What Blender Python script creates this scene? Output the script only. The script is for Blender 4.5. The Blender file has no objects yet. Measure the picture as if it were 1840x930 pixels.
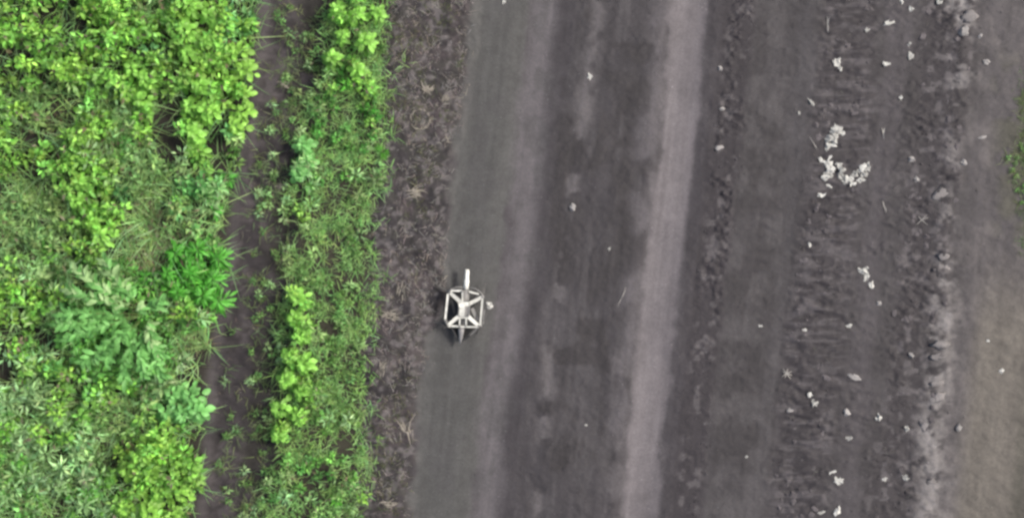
import bpy, bmesh, math, random
import numpy as np
from mathutils import Vector, Matrix

R = math.radians
rng = np.random.default_rng(7)
random.seed(7)
scene = bpy.context.scene
COL = scene.collection

# ------------------------------------------------------------------ camera, sky, sun, exposure
S = 175.0                       # plan scale: units of the plan drawing per metre
CAM_H = 14.0
cd = bpy.data.cameras.new('camera')
cam = bpy.data.objects.new('camera', cd)
COL.objects.link(cam)
cam.location = (0, 0, CAM_H)
cam.rotation_euler = (0, 0, 0)
cd.sensor_width = 36
cd.lens = 36 * CAM_H / (1840 / S)
cd.clip_start = 0.1
cd.clip_end = 2000
scene.camera = cam

SUN_EL, SUN_AZ = 47, 75          # degrees; azimuth clockwise from +Y
world = bpy.data.worlds.new('World')
scene.world = world
world.use_nodes = True
nt = world.node_tree
bg = nt.nodes['Background']
sky = nt.nodes.new('ShaderNodeTexSky')
sky.sky_type = 'NISHITA'
sky.sun_disc = False
sky.sun_elevation = R(SUN_EL)
sky.sun_rotation = R(SUN_AZ)
sky.air_density = 0.8
sky.dust_density = 6.0
sky.ozone_density = 0.6
nt.links.new(sky.outputs[0], bg.inputs[0])
bg.inputs[1].default_value = 0.085
sd = bpy.data.lights.new('sun', 'SUN')
sun = bpy.data.objects.new('sun', sd)
COL.objects.link(sun)
sd.energy = 1.5
sd.angle = R(10)
sd.color = (1.0, 0.95, 0.88)
_d = Vector((math.sin(R(SUN_AZ)) * math.cos(R(SUN_EL)), math.cos(R(SUN_AZ)) * math.cos(R(SUN_EL)), math.sin(R(SUN_EL))))
sun.rotation_euler = _d.to_track_quat('Z', 'Y').to_euler()
sun.location = _d * 40

vs = scene.view_settings
vs.view_transform = 'Standard'
vs.look = 'None'
vs.gamma = 1
vs.use_curve_mapping = False
vs.exposure = 1.25
scene.render.engine = 'CYCLES'
scene.cycles.filter_width = 2.8
scene.cycles.max_bounces = 6
scene.cycles.use_denoising = True

# ------------------------------------------------------------------ helpers
def gx(px): return (np.asarray(px, float) - 920.0) / S
def gy(py): return (465.0 - np.asarray(py, float)) / S
def toplan(x, y): return x * S + 920.0, 465.0 - y * S

def lin(rgb):
    c = np.asarray(rgb, float) / 255.0
    return np.where(c <= 0.04045, c / 12.92, ((c + 0.055) / 1.055) ** 2.4)

_tabs = [np.random.default_rng(100 + i).random((256, 256)) for i in range(6)]
def vnoise(x, y, k=0):
    t = _tabs[k % 6]
    x = np.asarray(x, float) + 37.3 * k; y = np.asarray(y, float) + 11.7 * k
    xi = np.floor(x).astype(int); yi = np.floor(y).astype(int)
    fx = x - xi; fy = y - yi
    fx = fx * fx * fx * (fx * (fx * 6 - 15) + 10); fy = fy * fy * fy * (fy * (fy * 6 - 15) + 10)
    a = t[yi & 255, xi & 255]; b = t[yi & 255, (xi + 1) & 255]
    c = t[(yi + 1) & 255, xi & 255]; d = t[(yi + 1) & 255, (xi + 1) & 255]
    return (a + (b - a) * fx) * (1 - fy) + (c + (d - c) * fx) * fy
def fbm(x, y, k=0, o=4):
    s = 0; a = 1; n = 0
    for i in range(o):
        s = s + a * vnoise(x * 2 ** i, y * 2 ** i, k + i); n += a; a *= 0.5
    return s / n
def sstep(a, b, x):
    t = np.clip((np.asarray(x, float) - a) / (b - a), 0, 1)
    return t * t * (3 - 2 * t)
def band(x, a, b, soft):
    return sstep(a - soft, a + soft, x) * (1 - sstep(b - soft, b + soft, x))

# boundaries of the zones, in plan units (x for a given y)
YS = [0, 130, 260, 400, 480, 560, 640, 700, 800, 930]
FIELD = [470, 464, 440, 420, 414, 398, 386, 378, 372, 362]
YL = [0, 130, 230, 330, 420, 520, 600, 700, 800, 930]
STRIP_L = [588, 578, 545, 530, 524, 514, 504, 494, 486, 472]
STRIP_R = [712, 702, 692, 688, 684, 672, 664, 660, 656, 655]
def ext(py, ys, xs):
    py = np.asarray(py, float)
    r = np.interp(py, ys, xs)
    sl = -0.12
    return r + np.where(py < 0, py * sl, 0) + np.where(py > 930, (py - 930) * sl, 0)
def field_edge(py): return ext(py, YS, FIELD)
def strip_l(py): return ext(py, YL, STRIP_L)
def strip_r(py): return ext(py, YL, STRIP_R)
def lane(px, py): return px + (py - 465) * 0.11
YR = [0, 300, 500, 700, 930]
def rut_a(py): return ext(py, YR, [975, 945, 922, 893, 868])
def rut_b(py): return ext(py, YR, [1243, 1216, 1192, 1172, 1148])
def crest(py): return ext(py, [0, 120, 300, 450, 600, 800, 930], [1725, 1728, 1705, 1696, 1690, 1672, 1665])
def road_l(py): return ext(py, [0, 100, 300, 460, 560, 600, 700, 930], [850, 842, 815, 803, 800, 772, 752, 738])

def wob(px, py, amp, sc=60, k=0):
    return (fbm(px / sc, py / sc, k, 3) - 0.5) * 2 * amp

def height(px, py):
    px = np.asarray(px, float); py = np.asarray(py, float)
    ls = lane(px, py)
    h = 0.03 * (fbm(px / 260, py / 260, 1, 3) - 0.5)
    fe = field_edge(py); sl = strip_l(py); sr = strip_r(py)
    # foot path between the weeds, a shallow trough
    h = h - band(px, fe, sl, 18) * (0.05 - .05 * (fbm(px / 20, py / 24, 3, 4) - .5))
    # verge: lumpy
    vz = band(px + wob(px, py, 14, 50, 2), sr, road_l(py), 12)
    h = h + vz * (0.045 * (fbm(px / 26, py / 26, 2, 4) - 0.5) + 0.02)
    # road bed
    wx = px + wob(px, py, 9, 120, 3)
    h = h - 0.02 * band(wx, road_l(py), 1440, 30)
    h = h - 0.018 * band(wx, rut_a(py) - 34, rut_a(py) + 34, 26)
    h = h - 0.035 * band(wx, rut_b(py) - 32, rut_b(py) + 32, 26)
    mid = band(wx, rut_a(py) + 55, rut_b(py) - 60, 25)
    h = h + mid * (0.022 * (fbm(px / 40, py / 60, 4, 4) - 0.45))
    # crumbly strip right of the bright rut
    c1 = band(ls + wob(px, py, 8, 40, 5), 1262, 1306, 9)
    h = h + c1 * (1 - .75 * sstep(540, 680, py)) * sstep(.36, .56, fbm(px / 45, py / 70, 0, 2)) * 0.045 * (fbm(px / 9, py / 8, 1, 3) - 0.38)
    # transverse tread marks
    tr = band(ls + wob(px, py, 16, 70, 2), 1430, 1530, 16)
    tp = sstep(.35, .62, fbm(px / 38, py / 45, 4, 2))
    h = h + tr * (0.009 * tp * np.sin(py / 4.1 + 7 * fbm(px / 50, py / 35, 3, 2)) + 0.024 * (fbm(px / 20, py / 8, 5, 4) - 0.45))
    # rough clods
    ch = sstep(1400, 1440, ls) * (1 - sstep(1700, 1730, ls)) * sstep(.47, .6, fbm(px / 34, py / 30, 0, 3))
    h = h + ch * 0.022 * (fbm(px / 10, py / 7, 4, 3) - .4)
    rc = band(ls + wob(px, py, 22, 60, 4), 1612, 1706, 22)
    h = h + rc * (.35 + .9 * sstep(.4, .62, fbm(px / 60, py / 50, 5, 2))) * 0.034 * (fbm(px / 13, py / 8, 2, 4) - 0.42)
    # pale crest
    cr = np.exp(-((px - crest(py) + wob(px, py, 10, 40, 1)) / 26) ** 2)
    h = h + cr * (0.02 + 0.03 * (fbm(px / 16, py / 12, 3, 3) - 0.4))
    for l0, l1 in ((1330, 1385), (1560, 1600)):
        t2 = band(ls + wob(px, py, 12, 60, 1), l0, l1, 10) * sstep(.42, .6, fbm(px / 50, py / 80, 1, 2))
        h = h + t2 * 0.003 * np.sin(py / 3.4 + 5 * fbm(px / 40, py / 40, 0, 2))
    rr = sstep(1700, 1760, ls)
    h = h + rr * (0.02 * (fbm(px / 30, py / 20, 4, 3) - 0.5))
    # fine relief everywhere but in the polished ruts
    smooth = np.clip(band(wx, road_l(py) + 10, rut_a(py) + 40, 15) + band(wx, rut_b(py) - 34, rut_b(py) + 34, 8), 0, 1)
    h = h + (1 - 0.8 * smooth) * 0.007 * (fbm(px / 7, py / 7, 0, 2) - 0.5)
    return h
def hz(px, py): return float(height(np.array([px]), np.array([py]))[0])
def P(px, py, z=0.0): return Vector((float(gx(px)), float(gy(py)), hz(px, py) + z))

GAIN = 1.9
def soil(rgb):
    c = lin(rgb) / GAIN
    l = c.mean()
    c = c * np.array([.975, .99, 1.035])
    return c * (0.80 + 0.20 * min(1.0, max(0.0, (l - .045) / .06)))

def soil_color(px, py):
    ls = lane(px, py)
    n1 = fbm(px / 120, py / 160, 3, 4); n2 = fbm(px / 35, py / 45, 1, 4); n3 = fbm(px / 14, py / 12, 5, 3)
    col = np.zeros(px.shape + (3,)); col[:] = soil((88, 84, 86))
    def lay(m, rgb, a=1.0):
        nonlocal col
        m = np.clip(m * a, 0, 1)[..., None]
        col = col * (1 - m) + soil(rgb) * m
    fe = field_edge(py); sl = strip_l(py); sr = strip_r(py)
    # left: humus under the weeds, foot path
    lay(1 - sstep(fe - 20, fe + 10, px), (62, 58, 50))
    lay(band(px, sl, sr, 20), (70, 68, 54))
    lay(band(px + wob(px, py, 10, 40, 1), fe, sl, 12), (74, 69, 70))
    lay(band(px, fe, sl, 16) * sstep(0.46, 0.62, n2), (98, 92, 92), 0.8); lay(band(px, fe, sl, 16) * sstep(0.54, 0.68, n3), (54, 50, 49), 0.7)
    lay(band(px, fe + .55 * (sl - fe), sl + 10, 20) * sstep(0.3, 0.55, n2), (54, 52, 44), 0.8)  # dark humus by the weed belt, with the belt's shade painted into its colour
    vz = band(px + wob(px, py, 14, 50, 2), sr - 10, road_l(py), 14)
    lay(vz, (73, 69, 70))
    lay(vz * sstep(0.47, 0.62, n2), (92, 84, 84), 0.9)
    lay(vz * sstep(0.5, 0.66, n3), (73, 72, 66), 0.7); lay(vz * sstep(0.55, 0.68, fbm(px / 11, py / 9, 2, 3)), (122, 117, 115), 0.75); lay(vz * sstep(0.55, 0.7, fbm(px / 22, py / 26, 4, 3)), (62, 58, 57), 0.6)
    # road
    wx = px + wob(px, py, 12, 110, 3)
    wx2 = px + wob(px, py, 16, 45, 2)
    lay(band(wx2, road_l(py), rut_a(py) - 20, 9), (99, 99, 96))
    lay(band(wx + wob(px, py, 8, 34, 1), rut_a(py) - 20, rut_a(py) + 24, 17), (116, 112, 113), 0.95)
    lay(band(wx, road_l(py) + 5, rut_a(py) + 40, 25) * sstep(0.5, 0.68, n2), (92, 91, 90), 0.5)
    mid = band(wx + wob(px, py, 12, 40, 5), rut_a(py) + 52, rut_b(py) - 50, 26)
    lay(mid, (81, 78, 80)); lay(mid * sstep(0.44, 0.6, n1), (73, 70, 71), 1.0); lay(mid * sstep(0.5, 0.66, fbm(ls / 20, py / 110, 1, 4)), (96, 93, 94), 0.6); lay(mid * sstep(.58, .72, fbm(px / 60, py / 45, 4, 3)), (68, 65, 66), .8)
    # line of pale crusts in the middle of the road
    mc = ext(py, [0, 130, 400, 600, 930], [1075, 1060, 1022, 990, 962]) + wob(px, py, 10, 40, 4)
    lay(np.exp(-((px - mc) / 13) ** 2) * sstep(0.42, 0.62, fbm(px / 40, py / 34, 2, 3)), (118, 114, 114), 0.75)
    mc2 = ext(py, [0, 400, 930], [1190, 1150, 1090]) + wob(px, py, 14, 60, 0)
    lay(np.exp(-((px - mc2) / 20) ** 2) * sstep(0.45, 0.65, fbm(px / 45, py / 70, 5, 3)), (112, 108, 110), 0.7)
    wxb = px + wob(px, py, 8, 90, 3) + wob(px, py, 4, 24, 1)
    lay(band(wx2, rut_b(py) - 62, rut_b(py) + 30, 22) * sstep(.35, .6, n2), (106, 102, 103), .8)
    lay(band(wxb + wob(px, py, 5, 16, 4), rut_b(py) - 32, rut_b(py) + 29, 7), (123, 118, 119))
    lay(band(wxb, rut_b(py) - 30, rut_b(py) + 30, 12) * sstep(0.4, 0.7, fbm(px / 30, py / 120, 2, 3)), (130, 125, 126), 0.6)
    lay(band(ls + wob(px, py, 12, 40, 5), 1250, 1325, 12), (72, 68, 71), 0.95)
    lay(band(ls, 1262, 1306, 10) * sstep(0.58, 0.7, n3), (110, 106, 106), 0.6)
    right = sstep(1300, 1325, ls)
    lay(right, (87, 84, 85)); lay(right * sstep(0.46, 0.62, n1), (77, 74, 75), 0.95); lay(right * sstep(0.52, 0.68, n2), (97, 94, 94), 0.6)
    lay(band(wx2 + (py - 465) * 0.11, 1395, 1425, 16), (97, 94, 95), 0.6)
    tr = band(ls + wob(px, py, 16, 70, 2), 1430, 1540, 18)
    lay(tr, (78, 74, 76), 0.8); lay(tr * sstep(0.53, 0.66, fbm(px / 34, py / 7, 1, 3)), (104, 100, 101), 0.8)
    lay(band(wx2 + (py - 465) * 0.11, 1550, 1592, 10), (93, 89, 91), 0.75)
    rc = band(ls + wob(px, py, 22, 60, 4), 1612, 1710, 24)
    lay(rc, (77, 73, 75), 0.9); lay(rc * sstep(0.56, 0.7, n3), (112, 108, 108), 0.7)
    rr = sstep(1702, 1755, ls + wob(px, py, 14, 60, 1))
    lay(rr, (101, 97, 97)); lay(rr * sstep(0.5, 0.66, n2), (114, 109, 107), 0.6)
    lay(rr * sstep(420, 620, py) * sstep(1745, 1790, ls), (120, 115, 106), 0.95)
    lay(rr * (sstep(1850, 1880, ls)) * sstep(500, 700, py), (98, 96, 86), 0.8)
    lay(band(px, 1790, 1900, 25) * band(py, 120, 420, 60) * sstep(0.35, 0.6, n2), (92, 92, 78), 0.8)
    cm = np.exp(-((px - crest(py) + wob(px, py, 12, 40, 1)) / 20) ** 2)
    pat = sstep(0.42, 0.62, fbm(px / 26, py / 16, 2, 3)) * (0.45 + 0.55 * sstep(330, 560, py) + 0.4 * (1 - sstep(60, 200, py)))
    lay(cm * pat, (152, 148, 145), 0.95); lay(np.exp(-((px - crest(py) - 8 + wob(px, py, 16, 34, 5)) / 30) ** 2) * sstep(.44, .6, fbm(px / 18, py / 12, 4, 3)) * sstep(400, 560, py), (134, 130, 127), .7)
    road = sstep(0, 20, px - road_l(py))
    streak = fbm(ls / 7, py / 170, 2, 3) - .5; blot = fbm(px / 22, py / 70, 5, 4) - .5
    col = col * (1 + 0.30 * (n3 - 0.5) + 0.22 * (n2 - 0.5) + road * (.30 * streak +   .18 * blot))[..., None]
    return col

def mesh_np(name, verts, tris, colors=None, smooth=True, quads=None):
    me = bpy.data.meshes.new(name)
    nv = len(verts); me.vertices.add(nv)
    me.vertices.foreach_set('co', np.asarray(verts, np.float32).ravel())
    idx = []; starts = []; pos = 0
    for arr in (tris, quads):
        if arr is None or len(arr) == 0: continue
        arr = np.asarray(arr, np.int32); w = arr.shape[1]
        idx.append(arr.ravel()); starts.append(pos + np.arange(len(arr)) * w); pos += arr.size
    idx = np.concatenate(idx); starts = np.concatenate(starts).astype(np.int32)
    me.loops.add(len(idx)); me.loops.foreach_set('vertex_index', idx)
    me.polygons.add(len(starts)); me.polygons.foreach_set('loop_start', starts)
    me.update(calc_edges=True)
    me.polygons.foreach_set('use_smooth', np.full(len(starts), smooth))
    if colors is not None:
        a = me.attributes.new('col', 'FLOAT_COLOR', 'POINT')
        c = np.ones((nv, 4), np.float32); c[:, :3] = colors
        a.data.foreach_set('color', c.ravel())
    return me

def link(name, me, mat=None, parent=None, loc=None, rot=None):
    o = bpy.data.objects.new(name, me); COL.objects.link(o)
    if mat is not None and not me.materials: me.materials.append(mat)
    if parent is not None: o.parent = parent
    if loc is not None: o.location = loc
    if rot is not None: o.rotation_euler = rot
    return o
def tag(o, label=None, cat=None, group=None, kind=None):
    if label: o['label'] = label
    if cat: o['category'] = cat
    if group: o['group'] = group
    if kind: o['kind'] = kind
    return o
def empty(name, loc, rz=0):
    o = bpy.data.objects.new(name, None); COL.objects.link(o)
    o.location = loc; o.rotation_euler = (0, 0, rz); o.empty_display_size = 0.05
    return o

# ------------------------------------------------------------------ materials
def mat_base(name):
    m = bpy.data.materials.new(name); m.use_nodes = True
    return m, m.node_tree, m.node_tree.nodes['Principled BSDF']
def mat_soil():
    m, t, b = mat_base('mud'); N = t.nodes; L = t.links
    a = N.new('ShaderNodeAttribute'); a.attribute_name = 'col'
    tc = N.new('ShaderNodeNewGeometry')
    n = N.new('ShaderNodeTexNoise'); n.inputs['Scale'].default_value = 42; n.inputs['Detail'].default_value = 5
    L.new(tc.outputs['Position'], n.inputs['Vector'])
    mr = N.new('ShaderNodeMapRange'); mr.inputs[1].default_value = 0.3; mr.inputs[2].default_value = 0.7
    mr.inputs[3].default_value = 0.88; mr.inputs[4].default_value = 1.12
    L.new(n.outputs['Fac'], mr.inputs[0])
    mx = N.new('ShaderNodeVectorMath'); mx.operation = 'SCALE'
    L.new(a.outputs['Color'], mx.inputs[0]); L.new(mr.outputs[0], mx.inputs['Scale'])
    L.new(mx.outputs[0], b.inputs['Base Color'])
    b.inputs['Roughness'].default_value = 0.72
    b.inputs['Specular IOR Level'].default_value = 0.25
    n2 = N.new('ShaderNodeTexNoise'); n2.inputs['Scale'].default_value = 75; n2.inputs['Detail'].default_value = 4
    L.new(tc.outputs['Position'], n2.inputs['Vector'])
    bp = N.new('ShaderNodeBump'); bp.inputs['Strength'].default_value = 0.35; bp.inputs['Distance'].default_value = 0.008
    L.new(n2.outputs['Fac'], bp.inputs['Height']); L.new(bp.outputs[0], b.inputs['Normal'])
    return m
def mat_leaf(name, base=None, trans=0.3, rough=0.5, vary=0.35):
    m, t, b = mat_base(name); N = t.nodes; L = t.links
    if base is None:
        a = N.new('ShaderNodeAttribute'); a.attribute_name = 'col'; src = a.outputs['Color']
    else:
        oi = N.new('ShaderNodeObjectInfo')
        mr = N.new('ShaderNodeMapRange'); mr.inputs[3].default_value = 1 - vary; mr.inputs[4].default_value = 1 + vary
        L.new(oi.outputs['Random'], mr.inputs[0])
        geo = N.new('ShaderNodeNewGeometry')
        n = N.new('ShaderNodeTexNoise'); n.inputs['Scale'].default_value = 30; L.new(geo.outputs['Position'], n.inputs['Vector'])
        mr2 = N.new('ShaderNodeMapRange'); mr2.inputs[3].default_value = 0.75; mr2.inputs[4].default_value = 1.25
        L.new(n.outputs['Fac'], mr2.inputs[0])
        mu = N.new('ShaderNodeMath'); mu.operation = 'MULTIPLY'; L.new(mr.outputs[0], mu.inputs[0]); L.new(mr2.outputs[0], mu.inputs[1])
        vm = N.new('ShaderNodeVectorMath'); vm.operation = 'SCALE'; vm.inputs[0].default_value = base
        L.new(mu.outputs[0], vm.inputs['Scale']); src = vm.outputs[0]
    L.new(src, b.inputs['Base Color'])
    b.inputs['Roughness'].default_value = rough
    b.inputs['Specular IOR Level'].default_value = 0.3
    tr = N.new('ShaderNodeBsdfTranslucent'); L.new(src, tr.inputs['Color'])
    ms = N.new('ShaderNodeMixShader'); ms.inputs[0].default_value = trans
    L.new(b.outputs[0], ms.inputs[1]); L.new(tr.outputs[0], ms.inputs[2])
    L.new(ms.outputs[0], N['Material Output'].inputs['Surface'])
    return m
def mat_plain(name, base, rough=0.6, noise=0.15, scale=60, metal=0, bump=0.0):
    m, t, b = mat_base(name); N = t.nodes; L = t.links
    geo = N.new('ShaderNodeNewGeometry')
    n = N.new('ShaderNodeTexNoise'); n.inputs['Scale'].default_value = scale; n.inputs['Detail'].default_value = 4
    L.new(geo.outputs['Position'], n.inputs['Vector'])
    oi = N.new('ShaderNodeObjectInfo')
    mr = N.new('ShaderNodeMapRange'); mr.inputs[1].default_value = 0.3; mr.inputs[2].default_value = 0.7
    mr.inputs[3].default_value = 1 - noise; mr.inputs[4].default_value = 1 + noise
    L.new(n.outputs['Fac'], mr.inputs[0])
    mr2 = N.new('ShaderNodeMapRange'); mr2.inputs[3].default_value = 1 - noise; mr2.inputs[4].default_value = 1 + noise
    L.new(oi.outputs['Random'], mr2.inputs[0])
    mu = N.new('ShaderNodeMath'); mu.operation = 'MULTIPLY'; L.new(mr.outputs[0], mu.inputs[0]); L.new(mr2.outputs[0], mu.inputs[1])
    vm = N.new('ShaderNodeVectorMath'); vm.operation = 'SCALE'; vm.inputs[0].default_value = base
    L.new(mu.outputs[0], vm.inputs['Scale']); L.new(vm.outputs[0], b.inputs['Base Color'])
    b.inputs['Roughness'].default_value = rough; b.inputs['Metallic'].default_value = metal
    if bump:
        bp = N.new('ShaderNodeBump'); bp.inputs['Strength'].default_value = bump; bp.inputs['Distance'].default_value = 0.006
        L.new(n.outputs['Fac'], bp.inputs['Height']); L.new(bp.outputs[0], b.inputs['Normal'])
    return m
M_SOIL = mat_soil()
M_LEAF = mat_leaf('weed_leaf')
M_STRAW = mat_leaf('dry_grass', None, 0.15, 0.7)

# ------------------------------------------------------------------ ground, road and foot path (one relief, cut along the edges)
def axis(lo_far, lo, hi, hi_far, step, steps=None):
    mid = np.arange(lo, hi + step * 0.5, step) if steps is None else steps
    def grow(a, far, sgn):
        out = []; d = step * 2.5; v = a
        while abs(v) < abs(far):
            v += sgn * d; d *= 1.22; out.append(v)
        return np.array(out)
    return np.concatenate([grow(lo, lo_far, -1)[::-1], mid, grow(hi, hi_far, 1)])
xs_mid = np.concatenate([np.arange(-6.4, -1.6, 0.035), np.arange(-1.6, 6.4, 0.0155)])
ax = axis(-400, xs_mid[0], xs_mid[-1], 400, 0.0155, xs_mid)
ay = axis(-400, -3.7, 3.7, 400, 0.0155)
XX, YY = np.meshgrid(ax, ay)
PX, PY = toplan(XX, YY)
ZZ = height(PX, PY)
CC = soil_color(PX, PY)
GYd, GXd = np.gradient(ZZ, ay, ax)
NRM = np.stack([-GXd, -GYd, np.ones_like(ZZ)], -1)
NRM /= np.linalg.norm(NRM, axis=-1, keepdims=True)
ny, nx = XX.shape
V = np.stack([XX, YY, ZZ], -1).reshape(-1, 3)
ii = (np.arange(ny - 1)[:, None] * nx + np.arange(nx - 1)[None, :])
Q = np.stack([ii, ii + 1, ii + nx + 1, ii + nx], -1).reshape(-1, 4)
fcx = (PX[:-1, :-1] + PX[1:, 1:]).ravel() / 2
fcy = (PY[:-1, :-1] + PY[1:, 1:]).ravel() / 2
is_path = (fcx > field_edge(fcy)) & (fcx < strip_l(fcy))
is_road = (fcx > road_l(fcy)) & (lane(fcx, fcy) < 1725)
for nm, sel in (('ground', ~(is_path | is_road)), ('path', is_path), ('dirt_road', is_road)):
    q = Q[sel]; u, inv = np.unique(q, return_inverse=True)
    me = mesh_np(nm, V[u], None, CC.reshape(-1, 3)[u], True, inv.reshape(q.shape))
    me.normals_split_custom_set_from_vertices(NRM.reshape(-1, 3)[u].tolist())
    o = link(nm, me, M_SOIL)
    tag(o, {'ground': 'dark bare soil under the weeds and along the track', 'path': 'narrow bare foot path between two belts of weeds',
            'dirt_road': 'grey muddy dirt track with two pale wheel ruts'}[nm], None, None, 'structure')

# ------------------------------------------------------------------ leaf geometry
LEAF_T = np.array([[0, 0, 0], [.3, .42, 0], [.3, 0, 0], [.3, -.42, 0], [.66, .36, 0], [.66, 0, 0], [.66, -.36, 0], [1, 0, 0]], float)
LEAF_F = np.array([[0, 2, 1], [0, 3, 2], [1, 2, 5], [1, 5, 4], [2, 3, 6], [2, 6, 5], [4, 5, 7], [5, 6, 7]])
DIA_T = np.array([[0, 0, 0], [.45, .5, 0], [.45, -.5, 0], [1, 0, 0]], float)
DIA_F = np.array([[0, 2, 1], [1, 2, 3]])
BL_T = np.array([[0, .5, 0], [0, -.5, 0], [.35, .45, 0], [.35, -.45, 0], [.72, .3, 0], [.72, -.3, 0], [1, 0, 0]], float)
BL_F = np.array([[0, 1, 3], [0, 3, 2], [2, 3, 5], [2, 5, 4], [4, 5, 6]])
def leaves(T, F, pos, yaw, pitch, roll, L, W, droop, fold, color):
    """many leaves at once; returns verts, tris, colours"""
    n = len(pos); k = len(T)
    x = T[None, :, 0] * L[:, None]
    y = T[None, :, 1] * W[:, None]
    z = fold[:, None] * np.abs(y) - droop[:, None] * L[:, None] * T[None, :, 0] ** 2
    cr, sr_ = np.cos(roll)[:, None], np.sin(roll)[:, None]
    y, z = y * cr - z * sr_, y * sr_ + z * cr
    cp, sp = np.cos(pitch)[:, None], np.sin(pitch)[:, None]
    x, z = x * cp - z * sp, x * sp + z * cp
    cy, sy = np.cos(yaw)[:, None], np.sin(yaw)[:, None]
    x, y = x * cy - y * sy, x * sy + y * cy
    v = np.stack([x, y, z], -1) + pos[:, None, :]
    f = F[None] + (np.arange(n) * k)[:, None, None]
    c = np.repeat(color[:, None, :], k, 1)
    return v.reshape(-1, 3), f.reshape(-1, 3), c.reshape(-1, 3)
class Batch:
    def __init__(s): s.v = []; s.f = []; s.c = []; s.n = 0
    def add(s, r):
        v, f, c = r
        s.v.append(v); s.f.append(f + s.n); s.c.append(c); s.n += len(v)
    def build(s, name, mat):
        me = mesh_np(name, np.concatenate(s.v), np.concatenate(s.f), np.concatenate(s.c), True)
        return link(name, me, mat)

# ------------------------------------------------------------------ weeds
def lf(r, g, b): return lin((r, g, b)) / GAIN
C_BRIGHT = lf(172, 244, 108); C_MID = lf(140, 220, 106); C_DULL = lf(158, 204, 122); C_SILVER = lf(178, 228, 150)
C_SAT = lf(110, 204, 76); C_DRY = lf(152, 146, 116); C_DARK = lf(70, 112, 48); C_COOL = lf(152, 230, 130)
# patches: cx, cy, rx, ry, kind, weight
PATCH = [
 (60, 70, 130, 120, 'bright', 1.2), (200, 60, 110, 100, 'bright', 1.0), (258, 150, 55, 60, 'bright', 1.1), (365, 60, 42, 95, 'bright', 1.3),
 (360, 190, 36, 95, 'bright', 1.4), (432, 160, 30, 90, 'bright', 1.25), (425, 40, 30, 40, 'cool', .8), (300, 60, 40, 50, 'cool', .8),
 (165, 340, 40, 110, 'bright', 1.1), (40, 275, 90, 60, 'bright', 1.2), (190, 400, 40, 60, 'bright', .9), (360, 330, 60, 30, 'cool', 1.0),
 (355, 490, 66, 62, 'sat', 1.6), (40, 570, 70, 80, 'bright', .8), (230, 590, 120, 100, 'mid', 1.1), (170, 690, 70, 50, 'bright', .8),
 (335, 725, 50, 42, 'cool', 1.4), (285, 850, 78, 84, 'bright', 1.6), (330, 900, 60, 60, 'bright', 1.0), (90, 200, 80, 60, 'dull', 1.0), (220, 200, 60, 60, 'dull', .9),
 (280, 330, 60, 60, 'dull', 1.2), (270, 420, 60, 75, 'dry', 2.2), (60, 410, 100, 70, 'dull', 1.0), (50, 760, 90, 150, 'silver', .55), (40, 820, 60, 60, 'mid', .5), (120, 900, 60, 60, 'mid', .6), (30, 700, 50, 50, 'bright', .4),
 (140, 850, 90, 90, 'silver', .55), (210, 760, 60, 50, 'dull', .9), (303, 225, 30, 62, 'gap', 3.2), (402, 250, 20, 60, 'gap', 2.0), (330, 270, 40, 18, 'gap', 1.2),
 (8, 665, 30, 44, 'gap', 3), (208, 818, 26, 22, 'gap', 3.2), (250, 20, 20, 30, 'gap', 1.6), (100, 130, 16, 14, 'gap', 1.6), (15, 150, 18, 18, 'gap', 1.6), (340, 600, 50, 40, 'dry', 1.4), (375, 650, 30, 40, 'dull', 1.2), (255, 20, 30, 40, 'dull', .8),
 (640, 70, 70, 80, 'bright', .95), (640, 170, 70, 70, 'sat', .8), (615, 250, 60, 60, 'mid', 1.0), (545, 280, 26, 50, 'silver', 1.2),
 (600, 420, 80, 120, 'fine', .8), (555, 410, 30, 70, 'bright', .7), (540, 560, 34, 60, 'bright', 1.5), (530, 680, 46, 100, 'bright', 1.3),
 (620, 560, 70, 120, 'fine', 1.0), (620, 720, 50, 120, 'fine', 1.0), (560, 830, 80, 60, 'mid', .9), (620, 900, 60, 60, 'dull', .8), (500, 860, 50, 60, 'silver', .8),
 (690, 60, 30, 80, 'sat', .8), (480, 900, 30, 60, 'mid', .7)]
KINDS = ['bright', 'cool', 'sat', 'mid', 'dull', 'silver', 'dry', 'fine', 'gap']
def classify(px, py):
    sc = np.zeros((len(KINDS), len(px)))
    for i, k in enumerate(KINDS):
        base = {'bright': .34, 'cool': .26, 'sat': .2, 'mid': .36, 'dull': .40, 'silver': .36, 'dry': .12, 'fine': .26, 'gap': .05}[k]
        sc[i] = base * (0.1 + 1.8 * fbm(px / 32, py / 32, i, 3))
    for cx, cy, rx, ry, k, w in PATCH:
        g = .62 * w * np.exp(-(((px - cx) / rx) ** 2 + ((py - cy) / ry) ** 2) * 1.2)
        sc[KINDS.index(k)] += g
    sc += rng.random(sc.shape) * 0.5
    return np.argmax(sc, 0)

def jit(c, n, a=0.25, hue=0.15):
    v = 1 + (rng.random((n, 1)) - .5) * 2 * a
    h = 1 + (rng.random((n, 3)) - .5) * 2 * hue * np.array([1, .5, 1])
    return c[None] * v * h

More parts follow.
